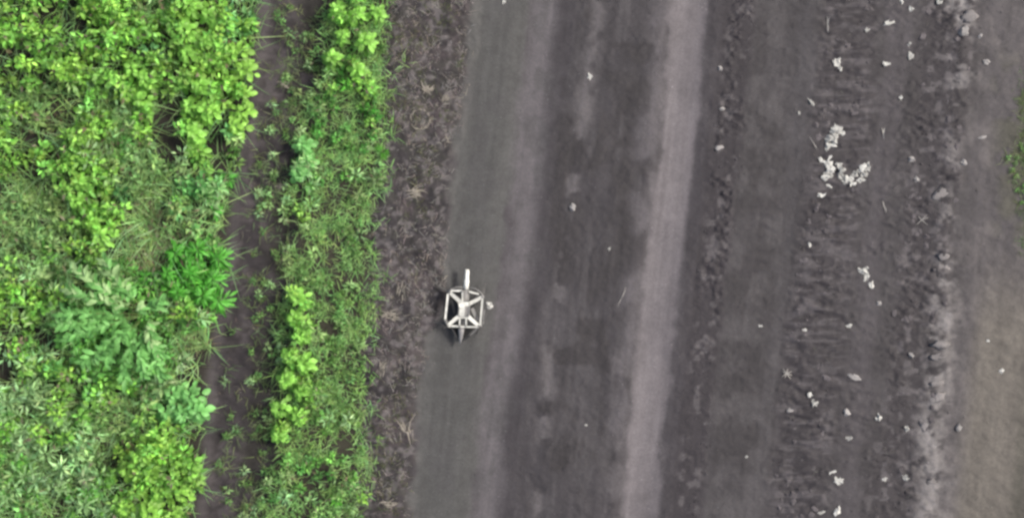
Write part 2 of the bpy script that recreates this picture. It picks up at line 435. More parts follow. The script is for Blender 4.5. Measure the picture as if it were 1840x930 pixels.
def grow(batch, px, py, kind, scale=1.0):
    """all plants of one kind, one call; appends to the batch"""
    n = len(px)
    if n == 0: return
    base = np.stack([gx(px), gy(py), height(px, py)], -1)
    spec = {  # leaves, length, width/length, height, spread, colours
     'bright': (24, (.035, .085), .6, (.10, .55), .095, C_BRIGHT, LEAF_T, LEAF_F),
     'cool': (20, (.04, .10), .6, (.10, .32), .095, C_COOL, LEAF_T, LEAF_F),
     'sat': (34, (.06, .11), .26, (.12, .26), .07, C_SAT, LEAF_T, LEAF_F),
     'mid': (30, (.035, .075), .5, (.08, .22), .08, C_MID, LEAF_T, LEAF_F),
     'dull': (24, (.035, .09), .36, (.05, .40), .09, C_DULL * 1.15, DIA_T, DIA_F),
     'silver': (26, (.05, .12), .28, (.06, .46), .09, C_SILVER * 1.2, DIA_T, DIA_F),
     'dry': (16, (.05, .10), .14, (.04, .12), .07, C_DRY, DIA_T, DIA_F),
     'fine': (34, (.025, .055), .42, (.05, .15), .08, C_MID * .4 + C_DULL * .55, DIA_T, DIA_F)}[kind]
    cnt, (l0, l1), wr, (h0, h1), spread, colr, T, F = spec
    hgt = (h0 + (h1 - h0) * rng.random(n)) * scale
    pid = np.repeat(np.arange(n), cnt)
    m = len(pid)
    t = rng.random(m) ** 0.7                       # position along the plant's height
    yaw = rng.random(m) * 6.283
    rad = spread * (0.15 + rng.random(m) * (1.15 - 0.6 * t)) * scale
    pos = base[pid] + np.stack([np.cos(yaw) * rad * .6, np.sin(yaw) * rad * .6, hgt[pid] * (0.12 + 0.88 * t)], -1)
    L = (l0 + (l1 - l0) * rng.random(m)) * (1.15 - .35 * t) * scale
    pitch = R(-18) + R(70) * t * rng.random(m) + R(18) * rng.standard_normal(m)
    pc = jit(colr, n, .30, .13)
    wv = fbm(px / 26, py / 26, 2, 3)[:, None]           # stands of fresher and of tougher growth
    pc = pc * (0.55 + 1.05 * wv)
    leaf_tone = (0.62 + 0.6 * t * rng.random(m))[:, None]     # leaves get paler towards the plant's top
    c = pc[pid] * jit(np.ones(3), m, .32, .10) * leaf_tone
    dead = rng.random(m) < .05
    c[dead] = jit(C_DRY * .9, int(dead.sum()), .3, .1)
    batch.add(leaves(T, F, pos, yaw + rng.normal(0, .5, m), pitch, rng.normal(0, .5, m), L, L * wr * (.7 + .6 * rng.random(m)), .25 + .3 * rng.random(m), .25 + .2 * rng.random(m), c))

def blades(batch, px, py, cnt, l0, l1, w, colr, up=(25, 75), spread=.03, hue=.15):
    n = len(px)
    if n == 0: return
    base = np.stack([gx(px), gy(py), height(px, py)], -1)
    pid = np.repeat(np.arange(n), cnt); m = len(pid)
    yaw = rng.random(m) * 6.283
    pos = base[pid] + np.stack([rng.normal(0, spread, m), rng.normal(0, spread, m), np.zeros(m)], -1)
    L = l0 + (l1 - l0) * rng.random(m)
    pitch = np.radians(up[0] + (up[1] - up[0]) * rng.random(m))
    c = jit(colr, n, .25, hue)[pid] * jit(np.ones(3), m, .25, .1)
    batch.add(leaves(BL_T, BL_F, pos, yaw, pitch, rng.normal(0, .3, m), L, w * (0.7 + .6 * rng.random(m)), .35 + .5 * rng.random(m), np.zeros(m), c))

field_b, strip_b, grass_b, sgrass_b, straw_b = Batch(), Batch(), Batch(), Batch(), Batch()
def scatter(n, x0, x1, y0, y1): return x0 + (x1 - x0) * rng.random(n), y0 + (y1 - y0) * rng.random(n)

# the weed field
px, py = scatter(6900, -460, 500, -360, 1290)
ok = (px + wob(px, py, 22, 30, 2) < field_edge(py) - 16) & (fbm(px / 24, py / 24, 5, 3) > .405)
px, py = px[ok], py[ok]; kd = classify(px, py)
for i, k in enumerate(KINDS):
    if k == 'gap': continue
    s = kd == i
    grow(field_b, px[s], py[s], k)
px, py = scatter(7600, -460, 500, -360, 1290)
ok = px + wob(px, py, 16, 40, 2) < field_edge(py) - 12
px, py = px[ok], py[ok]; kd = classify(px, py)
gm = ((kd == KINDS.index('dull')) & (rng.random(len(px)) < .7)) | (kd == KINDS.index('silver')) | (kd == KINDS.index('dry')) | (rng.random(len(px)) < .12)
gm &= kd != KINDS.index('gap')
blades(grass_b, px[gm], py[gm], 8, .08, .26, .009, C_DULL * 1.3)
ss = (rng.random(len(px)) < .2) & (kd != KINDS.index('gap'))
blades(grass_b, px[ss], py[ss], 5, .18, .42, .008, C_SILVER * 1.05, (25, 80))
dm = (kd == KINDS.index('dry')) | ((kd == KINDS.index('dull')) & (rng.random(len(px)) < .35))
blades(grass_b, px[dm], py[dm], 7, .08, .22, .005, C_DRY * 1.1, (5, 50))
# the strip beside the road
px, py = scatter(2750, 340, 800, -360, 1290)
ok = (px + wob(px, py, 26, 30, 3) > strip_l(py) + 20) & (px + wob(px, py, 30, 26, 4) + 34 * rng.random(len(px)) < strip_r(py) + 4) & (fbm(px / 22, py / 22, 1, 3) > .40)
px, py = px[ok], py[ok]; kd = classify(px, py)
turn = (np.isin(kd, [0, 1, 2, 3])) & (rng.random(len(px)) < .45)
kd = np.where(turn, KINDS.index('fine'), kd)
for i, k in enumerate(KINDS):
    if k == 'gap': continue
    s = kd == i
    grow(strip_b, px[s], py[s], k, .78)
px, py = scatter(6200, 340, 820, -360, 1290)
ok = (px + wob(px, py, 12, 40, 3) > strip_l(py) - 4) & (px + wob(px, py, 26, 26, 4) + 30 * rng.random(len(px)) < strip_r(py) + 16) & (fbm(px / 26, py / 30, 3, 3) > .38)
blades(sgrass_b, px[ok], py[ok], 8, .05, .14, .007, C_DULL * 1.1 + C_MID * .15)
# sparse pale tufts on the path and thin growth at its edges
px, py = scatter(3300, 320, 660, -360, 1290)
ok = (px > field_edge(py) + 22) & (px < strip_l(py) + 10) & (fbm(px / 26, py / 30, 3, 3) > .66 - .34 * (px - field_edge(py)) / (strip_l(py) - field_edge(py)))
px, py = px[ok], py[ok]
h3 = rng.random(len(px)); grow(strip_b, px[h3 < .14], py[h3 < .14], 'silver', .5); hf = (h3 > .3) & (h3 < .62); grow(strip_b, px[hf], py[hf], 'fine', .6); blades(sgrass_b, px, py, 8, .03, .13, .006, C_DRY * .3 + C_DULL * .42, (5, 65))
px, py = scatter(1900, 320, 660, -360, 1290)
ok = (px > field_edge(py)) & (px < strip_l(py) + 20) & (fbm(px / 26, py / 30, 5, 3) > .48)
blades(straw_b, px[ok], py[ok], 4, .02, .08, .005, lf(134, 126, 116), (0, 25), .03, .08)
# dry wisps on the verge
px, py = scatter(6400, 620, 900, -360, 1290)
dv = fbm(px / 30, py / 30, 1, 3)
ok = (px > strip_r(py) - 14) & (px < road_l(py) - 6 + wob(px, py, 14, 30, 1)) & (dv + .3 * rng.random(len(px)) > .60)
blades(straw_b, px[ok], py[ok], 4, .025, .095, .005, lf(160, 155, 148), (0, 30), .03, .05)
px, py = scatter(3700, 620, 900, -360, 1290)
ok = (px > strip_r(py) - 14) & (px < road_l(py) - 8) & (fbm(px / 45, py / 60, 4, 3) > .52)
blades(straw_b, px[ok], py[ok], 4, .02, .07, .005, lf(100, 108, 70), (5, 50), .03)
# thin litter of straw in the rough bands right of the road
px, py = scatter(900, 1400, 1900, -200, 1130)
ls = lane(px, py)
ok = ((band(ls, 1430, 1520, 15) + band(ls, 1612, 1706, 20) + .5 * band(ls, 1780, 1900, 30) * (py < 520)) * fbm(px / 30, py / 30, 2, 3) > .40)
blades(straw_b, px[ok], py[ok], 2, .02, .07, .004, lf(118, 114, 110), (0, 20), .02, .05)
# green at the right-hand edge
edge_b = Batch()
px, py = scatter(700, 1790, 1990, 120, 450)
ok = (px + wob(px, py, 20, 40, 1) > 1815 + np.abs(py - 300) * .12)
px, py = px[ok], py[ok]
near = np.abs(py - 300) < 70
near &= rng.random(len(px)) < .35
grow(edge_b, px[near], py[near], 'fine', .45); blades(edge_b, px, py, 8, .03, .10, .005, C_DULL * .34 + C_DRY * .2, (5, 60))

tag(field_b.build('weeds', M_LEAF), 'dense mixed green weeds covering the field by the foot path', 'weeds', None, 'stuff')
tag(grass_b.build('grass', M_LEAF), 'thin dull green grass growing among the field weeds', 'grass', None, 'stuff')
tag(strip_b.build('strip_weeds', M_LEAF), 'belt of low green weeds between foot path and muddy track', 'weeds', None, 'stuff')
tag(sgrass_b.build('strip_grass', M_LEAF), 'short fine grass in the belt beside the muddy track', 'grass', None, 'stuff')
tag(straw_b.build('dry_straw', M_STRAW), 'short dry straw scattered over the bare verge and mud', 'straw', None, 'stuff')
tag(edge_b.build('edge_grass', M_LEAF), 'patch of green grass on the far right rim of the track', 'grass', None, 'stuff')

# ------------------------------------------------------------------ single plants, each leaf a part
def leaf_mesh(name, L, wr, droop, fold, serr=0.0, rows=5, wave=0.0):
    """a broad leaf with midrib, cupped halves and a little waviness"""
    vs_, fs = [], []
    for i in range(rows + 1):
        t = i / rows
        w = wr * L * .5 * (math.sin(math.pi * min(1, t * .93 + .05)) ** .7) * (1 - serr * (i % 2))
        if i == rows: w *= .15
        zc = -droop * L * t * t
        for s in (-1, -.5, 0, .5, 1):
            vs_.append((t * L, s * w, zc + fold * abs(s) * w + wave * L * math.sin(t * 9 + s * 3) * abs(s)))
    for i in range(rows):
        for j in range(4):
            a = i * 5 + j
            fs.append((a, a + 5, a + 6, a + 1))
    me = bpy.data.meshes.new(name); me.from_pydata(vs_, [], fs)
    me.polygons.foreach_set('use_smooth', [True] * len(fs)); me.update()
    return me
def stem_mesh(h, r, lean=(0, 0)):
    bm = bmesh.new(); rings = []
    for i in range(4):
        t = i / 3; c = Vector((lean[0] * t * t, lean[1] * t * t, h * t))
        rings.append([bm.verts.new(c + Vector((math.cos(a * 1.2566), math.sin(a * 1.2566), 0)) * r * (1 - .65 * t)) for a in range(5)])
    for i in range(3):
        for j in range(5):
            bm.faces.new((rings[i][j], rings[i][(j + 1) % 5], rings[i + 1][(j + 1) % 5], rings[i + 1][j]))
    me = bpy.data.meshes.new('stem'); bm.to_mesh(me); bm.free(); me.polygons.foreach_set('use_smooth', [True] * len(me.polygons))
    return me
M_STEM = mat_plain('plant_stem', tuple(lf(110, 140, 70)), .6, .2)
PK = {}
def plant_kind(key, color, L, wr, droop, fold, n, h, trans=.3, wave=0., serr=0.):
    m = mat_leaf('leaf_' + key, tuple(color), trans, .48)
    ms = []
    for i in range(3):
        me = leaf_mesh('leaf', L * (1 + .12 * (i - 1)), wr * (1 + .1 * (i - 1)), droop * (1 + .3 * (i - 1)), fold, serr, 5, wave)
        me.materials.append(m); ms.append(me)
    PK[key] = (ms, n, h)
plant_kind('bright', C_BRIGHT * 1.02, .085, .66, .3, .3, 30, .36, wave=.03)
plant_kind('cool', C_COOL, .10, .68, .3, .25, 24, .28, wave=.03)
plant_kind('sat', C_SAT, .11, .28, .45, .35, 40, .28)
plant_kind('silver', C_SILVER, .095, .30, .35, .3, 30, .30, wave=.05, serr=.35)
plant_kind('yellow', lf(178, 244, 106), .075, .72, .25, .3, 28, .34, wave=.03)
plant_kind('mid', C_MID, .075, .55, .3, .3, 28, .24, wave=.03)

def plant(name, px, py, key, label, group=None, size=1.0, seed=0, spread=.1):
    rd = random.Random(seed * 977 + int(px * 13 + py * 7))
    ms, n, h = PK[key]
    root = empty(name, P(px, py), rd.random() * 6.28)
    tag(root, label, 'plant', group)
    h = h * size * rd.uniform(.85, 1.1)
    st = stem_mesh(h, .006 * size, (rd.uniform(-.03, .03), rd.uniform(-.03, .03))); st.materials.append(M_STEM)
    link('stem', st, None, root)
    for i in range(n):
        t = .25 + .75 * (i + .5) / n
        yaw = i * 2.399 + rd.uniform(-.4, .4)
        r = spread * size * (1.05 - t) * rd.uniform(.5, 1.4)
        s = size * (1.15 - .45 * t) * rd.uniform(.8, 1.2)
        o = link('leaf', rd.choice(ms), None, root, (math.cos(yaw) * r, math.sin(yaw) * r, h * t + rd.uniform(-.02, .02)))
        o.rotation_euler = (rd.uniform(-.35, .35), -(R(-8) + R(60) * max(0, t - .35) * rd.uniform(.5, 1.3)), yaw)
        o.scale = (s, s, s)
    return root

# positions read off the plan: prominent single plants
PL = []
ORD = ['topmost', 'second', 'third', 'fourth', 'fifth', 'sixth', 'seventh', 'eighth', 'ninth', 'tenth', 'eleventh', 'twelfth', 'thirteenth', 'fourteenth', 'fifteenth', 'sixteenth', 'seventeenth', 'eighteenth', 'nineteenth', 'twentieth', 'twenty-first', 'lowest']
def nth(i, n):
    return 'topmost' if i == 0 else ('lowest' if i == n - 1 else ORD[i] + ' from the top')
def many(name, key, label, group, pts, size=1.0):
    pts = sorted(pts, key=lambda p: p[1])
    for i, (x, y) in enumerate(pts):
        PL.append(plant(name, x, y, key, label % nth(i, len(pts)), group, size * random.uniform(.88, 1.12), i))
many('broadleaf_weed', 'bright', 'yellow green broadleaf weed, %s in the tall clump at the upper field', 'weeds of the tall clump',
     [(352, 20), (385, 35), (345, 62), (380, 80), (350, 105), (388, 118), (342, 150), (372, 160), (350, 195), (380, 205), (355, 240), (362, 272)])
many('broadleaf_weed', 'yellow', 'pale yellow green weed at the path edge, %s of its row', 'weeds on the path edge',
     [(432, 95), (445, 130), (425, 150), (442, 172), (440, 205), (432, 232)], .9)
many('broadleaf_weed', 'yellow', 'round leaved weed, %s in the bright clump at the field bottom', 'round leaved clump',
     [(270, 810), (305, 800), (240, 835), (285, 845), (325, 835), (255, 875), (300, 880), (335, 880), (235, 905), (280, 912), (318, 918)], .98)
many('leafy_weed', 'sat', 'deep green narrow leaved weed, %s in its dense round clump', 'narrow leaved clump',
     [(325, 455), (365, 448), (398, 465), (310, 490), (350, 488), (390, 500), (330, 525), (372, 530), (400, 540)], .95)
many('leafy_weed', 'cool', 'smooth light green weed, %s in the cushion by the path', 'light green cushion',
     [(318, 705), (350, 708), (305, 735), (338, 738), (365, 735)], .9)
many('broadleaf_weed', 'bright', 'vivid light green weed, %s in the lower belt by the track', 'vivid weeds in the belt',
     [(542, 535), (535, 570), (548, 600), (528, 640), (552, 650), (520, 680), (545, 700), (510, 730), (540, 745), (508, 775)], .8)
many('broadleaf_weed', 'bright', 'bright green weed, %s in the upper belt by the track', 'upper belt weeds',
     [(610, 25), (645, 35), (680, 30), (620, 70), (660, 80), (645, 130), (600, 110)], .8)
many('leafy_weed', 'cool', 'pale soft leaved weed, %s where the belt narrows the path', 'pale weeds at the narrowing', [(548, 262), (556, 292), (540, 310)], .75)
many('broadleaf_weed', 'bright', 'fresh green weed, %s in the bright streak through the field', 'bright streak weeds',
     [(250, 130), (275, 150), (240, 170), (265, 185), (150, 250), (165, 290), (160, 330), (150, 365), (180, 395), (195, 425)], .9)
many('silvery_weed', 'silver', 'silvery jagged weed, %s in the lower corner of the field', 'silvery corner weeds',
     [(30, 720), (70, 700), (110, 750), (45, 780), (95, 810), (60, 850), (120, 870), (150, 810), (25, 880), (130, 760), (165, 900)], 1.0)
many('leafy_weed', 'mid', 'mid green weed, %s beside the large leaved plant', 'weeds around the large plant',
     [(150, 640), (190, 665), (235, 680), (170, 705), (120, 610), (290, 665), (110, 660)], 1.0)

# the large soft-leaved plant in the field: one thing, leaves of 20 to 30 cm
m_big = mat_leaf('leaf_large', tuple(lf(146, 220, 122)), .3, .5, .3)
m_pale = mat_leaf('leaf_large_pale', tuple(lf(192, 236, 160)), .3, .5, .15)
big = empty('large_leaved_plant', P(225, 575))
tag(big, 'large plant with broad soft pale green leaves, biggest in the weed field', 'plant')
sm = stem_mesh(.5, .014, (.02, .03)); sm.materials.append(M_STEM); link('stem', sm, None, big)
lm_big = [leaf_mesh('leaf', L_, w_, d_, .22, .12, 7, .045) for L_, w_, d_ in ((.13, .42, .3), (.15, .36, .4), (.10, .5, .2))]
lm_pale = [leaf_mesh('leaf', L_, w_, d_, .2, .12, 7, .045) for L_, w_, d_ in ((.12, .46, .3), (.14, .4, .35), (.10, .6, .2))]
for me in lm_big: me.materials.append(m_big)
for me in lm_pale: me.materials.append(m_pale)
BR = [((262, 555), (150, 468), .40, 1), ((262, 555), (138, 512), .46, 1), ((258, 562), (125, 556), .40, 0), ((258, 568), (132, 606), .36, 0), ((262, 550), (205, 448), .36, 1),
      ((262, 572), (205, 655), .34, 0), ((266, 575), (285, 682), .34, 0), ((268, 580), (325, 690), .30, 0), ((262, 580), (240, 690), .30, 0), ((258, 565), (112, 580), .34, 0), ((270, 555), (322, 535), .30, 0), ((262, 572), (160, 660), .28, 0), ((268, 565), (312, 640), .28, 1), ((262, 560), (285, 545), .44, 1)]
rb = random.Random(5)
for (bx_, by_), (tx, ty), hh, pale in BR:
    hh += .14
    b0 = Vector((float(gx(bx_)), float(gy(by_)), 0)) - Vector((big.location.x, big.location.y, 0)); t0 = Vector((float(gx(tx)), float(gy(ty)), 0)) - Vector((big.location.x, big.location.y, 0))
    d = t0 - b0; ang = math.atan2(d.y, d.x); nl = max(5, int(d.length / .032))
    bm = bmesh.new(); pr = None
    for k in range(5):
        t = k / 4; c = b0 + d * t * .9 + Vector((0, 0, .15 + (hh - .15) * math.sin(t * 1.9) / .95))
        ring = [bm.verts.new(c + Vector((0, math.cos(q * 1.2566), math.sin(q * 1.2566))) * .006 * (1 - .7 * t)) for q in range(5)]
        if pr:
            for q in range(5): bm.faces.new((pr[q], pr[(q + 1) % 5], ring[(q + 1) % 5], ring[q]))
        pr = ring
    mb = bpy.data.meshes.new('branch'); bm.to_mesh(mb); bm.free(); link('branch', mb, M_STEM, big)
    for k in range(nl):
        t = .15 + .8 * (k + .5) / nl
        c = b0 + d * t * .88 + Vector((0, 0, .16 + (hh - .15) * math.sin(t * 1.9) / .95))
        for sd_ in (-1, 1):
            o = link('leaf', rb.choice(lm_pale if pale and rb.random() < .55 else lm_big), None, big, c + Vector((rb.uniform(-.015, .015), rb.uniform(-.015, .015), rb.uniform(-.02, .03))))
            o.rotation_euler = (rb.uniform(-.5, .5), -R(rb.uniform(-20, 30)), ang + sd_ * rb.uniform(.2, 1.1))
            o.scale = [rb.uniform(.55, 1.0)] * 3

# ------------------------------------------------------------------ dry grass tufts on the verge
M_DRYT = mat_leaf('dry_tuft', tuple(lf(184, 178, 164)), .15, .7, .2)
def dry_tuft(px, py, n, L, label, ring=0.0, ang=None, group=None):
    bt = Batch()
    yaw = rng.random(n) * 6.283 if ang is None else rng.normal(ang, .35, n) + np.pi * (rng.random(n) < .4)
    if ring:
        th = rng.random(n) * 6.283
        pos = np.stack([np.cos(th) * ring, np.sin(th) * ring, .008 + .02 * rng.random(n)], -1); yaw = th + np.pi / 2 + rng.normal(0, .3, n)
    else:
        pos = np.stack([rng.normal(0, L * .3, n), rng.normal(0, L * .25, n), .006 + .02 * rng.random(n)], -1)
    ll = L * (.5 + .7 * rng.random(n))
    bt.add(leaves(BL_T, BL_F, pos, yaw, np.radians(4 + 22 * rng.random(n)), rng.normal(0, .3, n), ll, .007 * (.6 + .8 * rng.random(n)), .2 + .3 * rng.random(n), np.zeros(n), np.ones((n, 3))))
    me = mesh_np('dry_grass_tuft', np.concatenate(bt.v), np.concatenate(bt.f))
    o = link('dry_grass_tuft', me, M_DRYT, None, P(px, py))
    tag(o, label, 'grass tuft', group)
    return o
dry_tuft(755, 215, 46, .05, 'ring of flattened dry grass on the bare verge', .10)
dry_tuft(768, 160, 34, .07, 'pale dry grass tuft just above the flattened ring')
dry_tuft(745, 345, 34, .09, 'flat dry grass tuft lying crosswise on the verge', 0, 0.0)
dry_tuft(726, 772, 16, .13, 'upright pair of pale straw wisps low on the verge', 0, 1.75)
dry_tuft(700, 566, 22, .09, 'dry grass wisp on the verge level with the drone', 0, 0.1)
dry_tuft(686, 660, 30, .08, 'scraggy dry tuft at the edge of the belt below the drone', 0, 1.2)
dry_tuft(722, 520, 18, .08, 'thin dry wisp on the verge above left of the drone', 0, 1.5)
dry_tuft(800, 180, 20, .06, 'dry wisp right of the flattened ring', 0, 1.4)
dry_tuft(700, 905, 22, .07, 'dry tuft at the bottom end of the verge', 0, .2)
dry_tuft(510, 150, 30, .06, 'pale dry tuft in the middle of the foot path')
dry_tuft(505, 335, 30, .07, 'pale dry tuft on the foot path below the narrowing')

# ------------------------------------------------------------------ scraps, clods and stones
M_SCRAP = mat_plain('white_scrap', (.315, .32, .302), .85, .3, 40, 0, .3)
M_GREYSCRAP = mat_plain('grey_scrap', (.21, .205, .20), .8, .2, 70, 0, .4)
M_CLOD = mat_plain('mud_clod', tuple(soil((104, 99, 100))), .85, .3, 60, 0, .5)
M_PALECLOD = mat_plain('pale_clod', tuple(soil((142, 138, 135))), .85, .16, 60, 0, .5)

def lump(name, sx, sy, sz, seed, rough=.3, sub=2):
    """an irregular crumbly lump or flake"""
    rd = random.Random(seed)
    bm = bmesh.new(); bmesh.ops.create_icosphere(bm, subdivisions=sub, radius=1)
    off = rd.random() * 50
    for v in bm.verts:
        c = v.co.copy()
        n = vnoise(c.x * 1.6 + off, c.y * 1.6 + c.z * 1.3, 1) * 1.2 + vnoise(c.x * 3.8 + off, c.y * 3.8 - c.z * 3, 2) * .7 - .95
        k = 1 + rough * float(n) * 1.6 + rd.uniform(-.5, .5) * rough * .8
        v.co = Vector((c.x * sx * k, c.y * sy * k, max(-.35, c.z) * sz * (k if c.z > 0 else 1)))
    me = bpy.data.meshes.new(name); bm.to_mesh(me); bm.free()
    return me
seedc = [0]
def scrap(px, py, w, h, label, rot=0.0, mat=None, group=None, name='white_scrap', cat='scrap', thick=.3, rough=.75):
    seedc[0] += 1
    me = lump(name, w / S / 2, h / S / 2, max(.006, min(w, h) / S / 2 * thick * 2), seedc[0], rough)
    o = link(name, me, mat or M_SCRAP, None, P(px, py, .001), (0, 0, R(rot)))
    return tag(o, label, cat, group)
# upper pile
g = 'scraps of the upper white pile'
for i, a in enumerate(sorted([(1504, 232, 17, 13, 20), (1497, 238, 13, 12, -30), (1511, 237, 9, 11, 10), (1500, 228, 7, 9, 0), (1491, 250, 12, 13, 15), (1499, 252, 9, 12, -10), (1488, 259, 9, 12, 35), (1486, 268, 7, 8, 10), (1495, 260, 9, 9, 0)], key=lambda p: p[1])):
    scrap(*a[:4], 'crumbled white scrap, %s in the upper, narrow pile' % nth(i, 9), a[4], None, g)
g = 'scraps of the lower white pile'
lower_pile = [(1477, 287, 13, 6, -35), (1490, 284, 6, 13, -25), (1486, 296, 14, 10, 20), (1493, 303, 12, 14, 0), (1485, 310, 10, 13, -30), (1483, 320, 14, 9, 20), (1493, 317, 10, 9, 0),
          (1506, 296, 11, 10, 0), (1512, 304, 12, 15, 10), (1507, 315, 13, 9, -35), (1516, 318, 12, 11, 0), (1517, 328, 9, 9, 15), (1526, 322, 12, 14, 0), (1530, 330, 10, 8, 0),
          (1535, 312, 14, 10, 30), (1542, 308, 11, 9, 0), (1550, 302, 13, 12, 20), (1557, 297, 11, 12, 0), (1560, 303, 8, 9, 0), (1550, 315, 9, 12, -10), (1546, 323, 12, 8, 0), (1555, 310, 8, 9, 0)]
for i, a in enumerate(sorted(lower_pile)):
    w_ = 'leftmost' if i == 0 else ('rightmost' if i == len(lower_pile) - 1 else ORD[i] + ' from the left')
    scrap(*a[:4], 'crumbled white scrap, %s in the lower, curved pile' % w_, a[4], None, g)
for a in [
 (1489, 333, 11, 6, 'oblong white scrap just below the curved pile', -30), (1476, 350, 11, 6, 'small bright oval scrap below left of the curved pile', 15),
 (1502, 110, 14, 13, 'white scrap with a smaller chip beneath it', 0), (1509, 121, 6, 9, 'small white chip under the scrap high on the tread marks', 10),
 (1458, 182, 6, 13, 'slim white sliver left of the upper pile', 30), (1596, 41, 18, 10, 'jagged white flake near the top, left of two small chips', 10),
 (1636, 102, 8, 15, 'upright white oval on the rough mud near the top', -5), (1592, 114, 14, 11, 'white wedge in the smooth strip near the top', 10),
 (1636, 17, 8, 8, 'small white chip near the top border', 0), (1634, 79, 6, 6, 'tiny white chip above the upright oval', 0), (1687, 5, 9, 9, 'white chip at the top border near the pale crest', 0),
 (1620, 2, 8, 9, 'white chip cut by the top border', 0), (1619, 176, 7, 7, 'tiny white chip below the upright oval', 0), (1557, 53, 8, 6, 'dull white chip in the smooth strip at the top', 0),
 (1550, 487, 15, 9, 'white scrap at the left end of the bent trail', -30), (1557, 496, 8, 14, 'white scrap in the bend of the trail', -10), (1566, 510, 8, 11, 'white scrap at the lower end of the bent trail', -15), (1556, 480, 6, 6, 'small dull chip above the bent trail', 0),
 (1455, 440, 8, 9, 'small white chip on the tread marks above the bent trail', -30), (1445, 592, 6, 5, 'tiny white chip on the tread marks, lower half', 0), (1525, 585, 10, 6, 'small white flake between tread marks and rough mud', 10),
 (1578, 750, 9, 11, 'bright white chip on the rough mud, lower half', 0), (1628, 770, 7, 9, 'white chip near the pale crest, lower half', 0), (1627, 857, 18, 11, 'dull white lump beside the crest near the bottom', -10),
 (1589, 860, 8, 7, 'small white chip left of the dull lump near the bottom', 20), (1525, 786, 20, 7, 'curved pale flake low on the tread marks', 25), (1507, 862, 12, 12, 'pale lump low on the tread marks', 0),
 (1495, 847, 9, 6, 'thin pale chip above the pale lump', 20), (1505, 916, 8, 14, 'upright pale flake at the bottom border', -20), (1475, 920, 13, 6, 'flat pale flake at the bottom border', 25),
 (1462, 724, 10, 11, 'white scrap on the tread marks below the dry sprig', 0), (1455, 710, 8, 8, 'white chip directly above a larger scrap', 0), (1059, 137, 8, 10, 'white fleck on the pale crust in the middle of the road, top', 10),
 (1095, 447, 5, 5, 'white fleck in the middle of the road, halfway down', 0), (1366, 585, 6, 4, 'tiny white fleck in the smooth lane right of the bright rut', 0),
 (1053, 763, 4, 4, 'tiny white fleck in the middle of the road, low', 0), (1342, 820, 4, 5, 'tiny white fleck in the smooth lane near the bottom', 0), (905, 2, 5, 9, 'white sliver at the top border on the smooth lane', 0),
 (879, 549, 10, 10, 'small round white lump beside the drone', 0), (1437, 202, 5, 5, 'tiny white fleck at the edge of the tread marks', 0), (1775, 611, 5, 5, 'tiny white fleck on the brown lane at the right', 0), (1800, 665, 7, 7, 'pale fleck low on the brown lane at the right', 0)]:
    scrap(a[0], a[1], a[2], a[3], a[4], a[5])
for a in [
 (1731, 57, 22, 18, 'pale grey stone on the crest near the top', 0), (1772, 112, 13, 10, 'grey stone right of the crest near the top', 0), (1761, 65, 8, 8, 'small grey stone right of the pale stone', 0), (1730, 292, 13, 11, 'pale stone beside the crest, upper half', 0),
 (1765, 247, 15, 6, 'flat pale stone in the right lane', 20), (1638, 287, 14, 12, 'grey stone on the rough mud right of the curved pile', 0), (1722, 767, 11, 12, 'pale stone right of the crest, lower half', 0), (1637, 637, 10, 10, 'grey stone on the rough mud, lower half', 0),
 (1580, 545, 11, 9, 'grey stone below the bent trail', 0), (1521, 740, 13, 13, 'round grey stone between tread marks and rough mud', 0), (1535, 677, 22, 10, 'long flat grey stone between tread marks and rough mud', -25), (1419, 737, 14, 9, 'flat grey stone left on the tread marks, low', 15),
 (1646, 322, 10, 10, 'small grey stone on rough mud, just under a larger one', 0), (1295, 123, 9, 9, 'pale crumb at the top of the crumbly rim', 0), (1029, 372, 12, 14, 'pale crust lump in the middle of the road', 0), (1297, 195, 10, 7, 'pale crumb lower on the crumbly rim', 10), (1292, 265, 20, 11, 'long pale crumb on the crumbly rim', 20)]:
    scrap(a[0], a[1], a[2], a[3], a[4], a[5], M_GREYSCRAP, None, 'stone', 'stone', .4, .35)
for i, (x, y, w, h) in enumerate(sorted([(1692, 462, 22, 13), (1698, 480, 16, 10), (1688, 618, 30, 17), (1684, 640, 24, 14), (1680, 688, 34, 12), (1684, 712, 26, 16),
        (1662, 765, 20, 22), (1674, 866, 22, 13), (1738, 30, 26, 22), (1690, 350, 34, 20)], key=lambda p: p[1])):
    o_ = scrap(x, y, w, h, 'flattened pale clod, %s along the crest of the far ridge' % nth(i, 10), random.uniform(-20, 20), M_PALECLOD, 'pale clods on the crest', 'mud_clod', 'clod', .07, .5)
    o_.data.polygons.foreach_set('use_smooth', [True] * len(o_.data.polygons)); o_.location.z -= .001
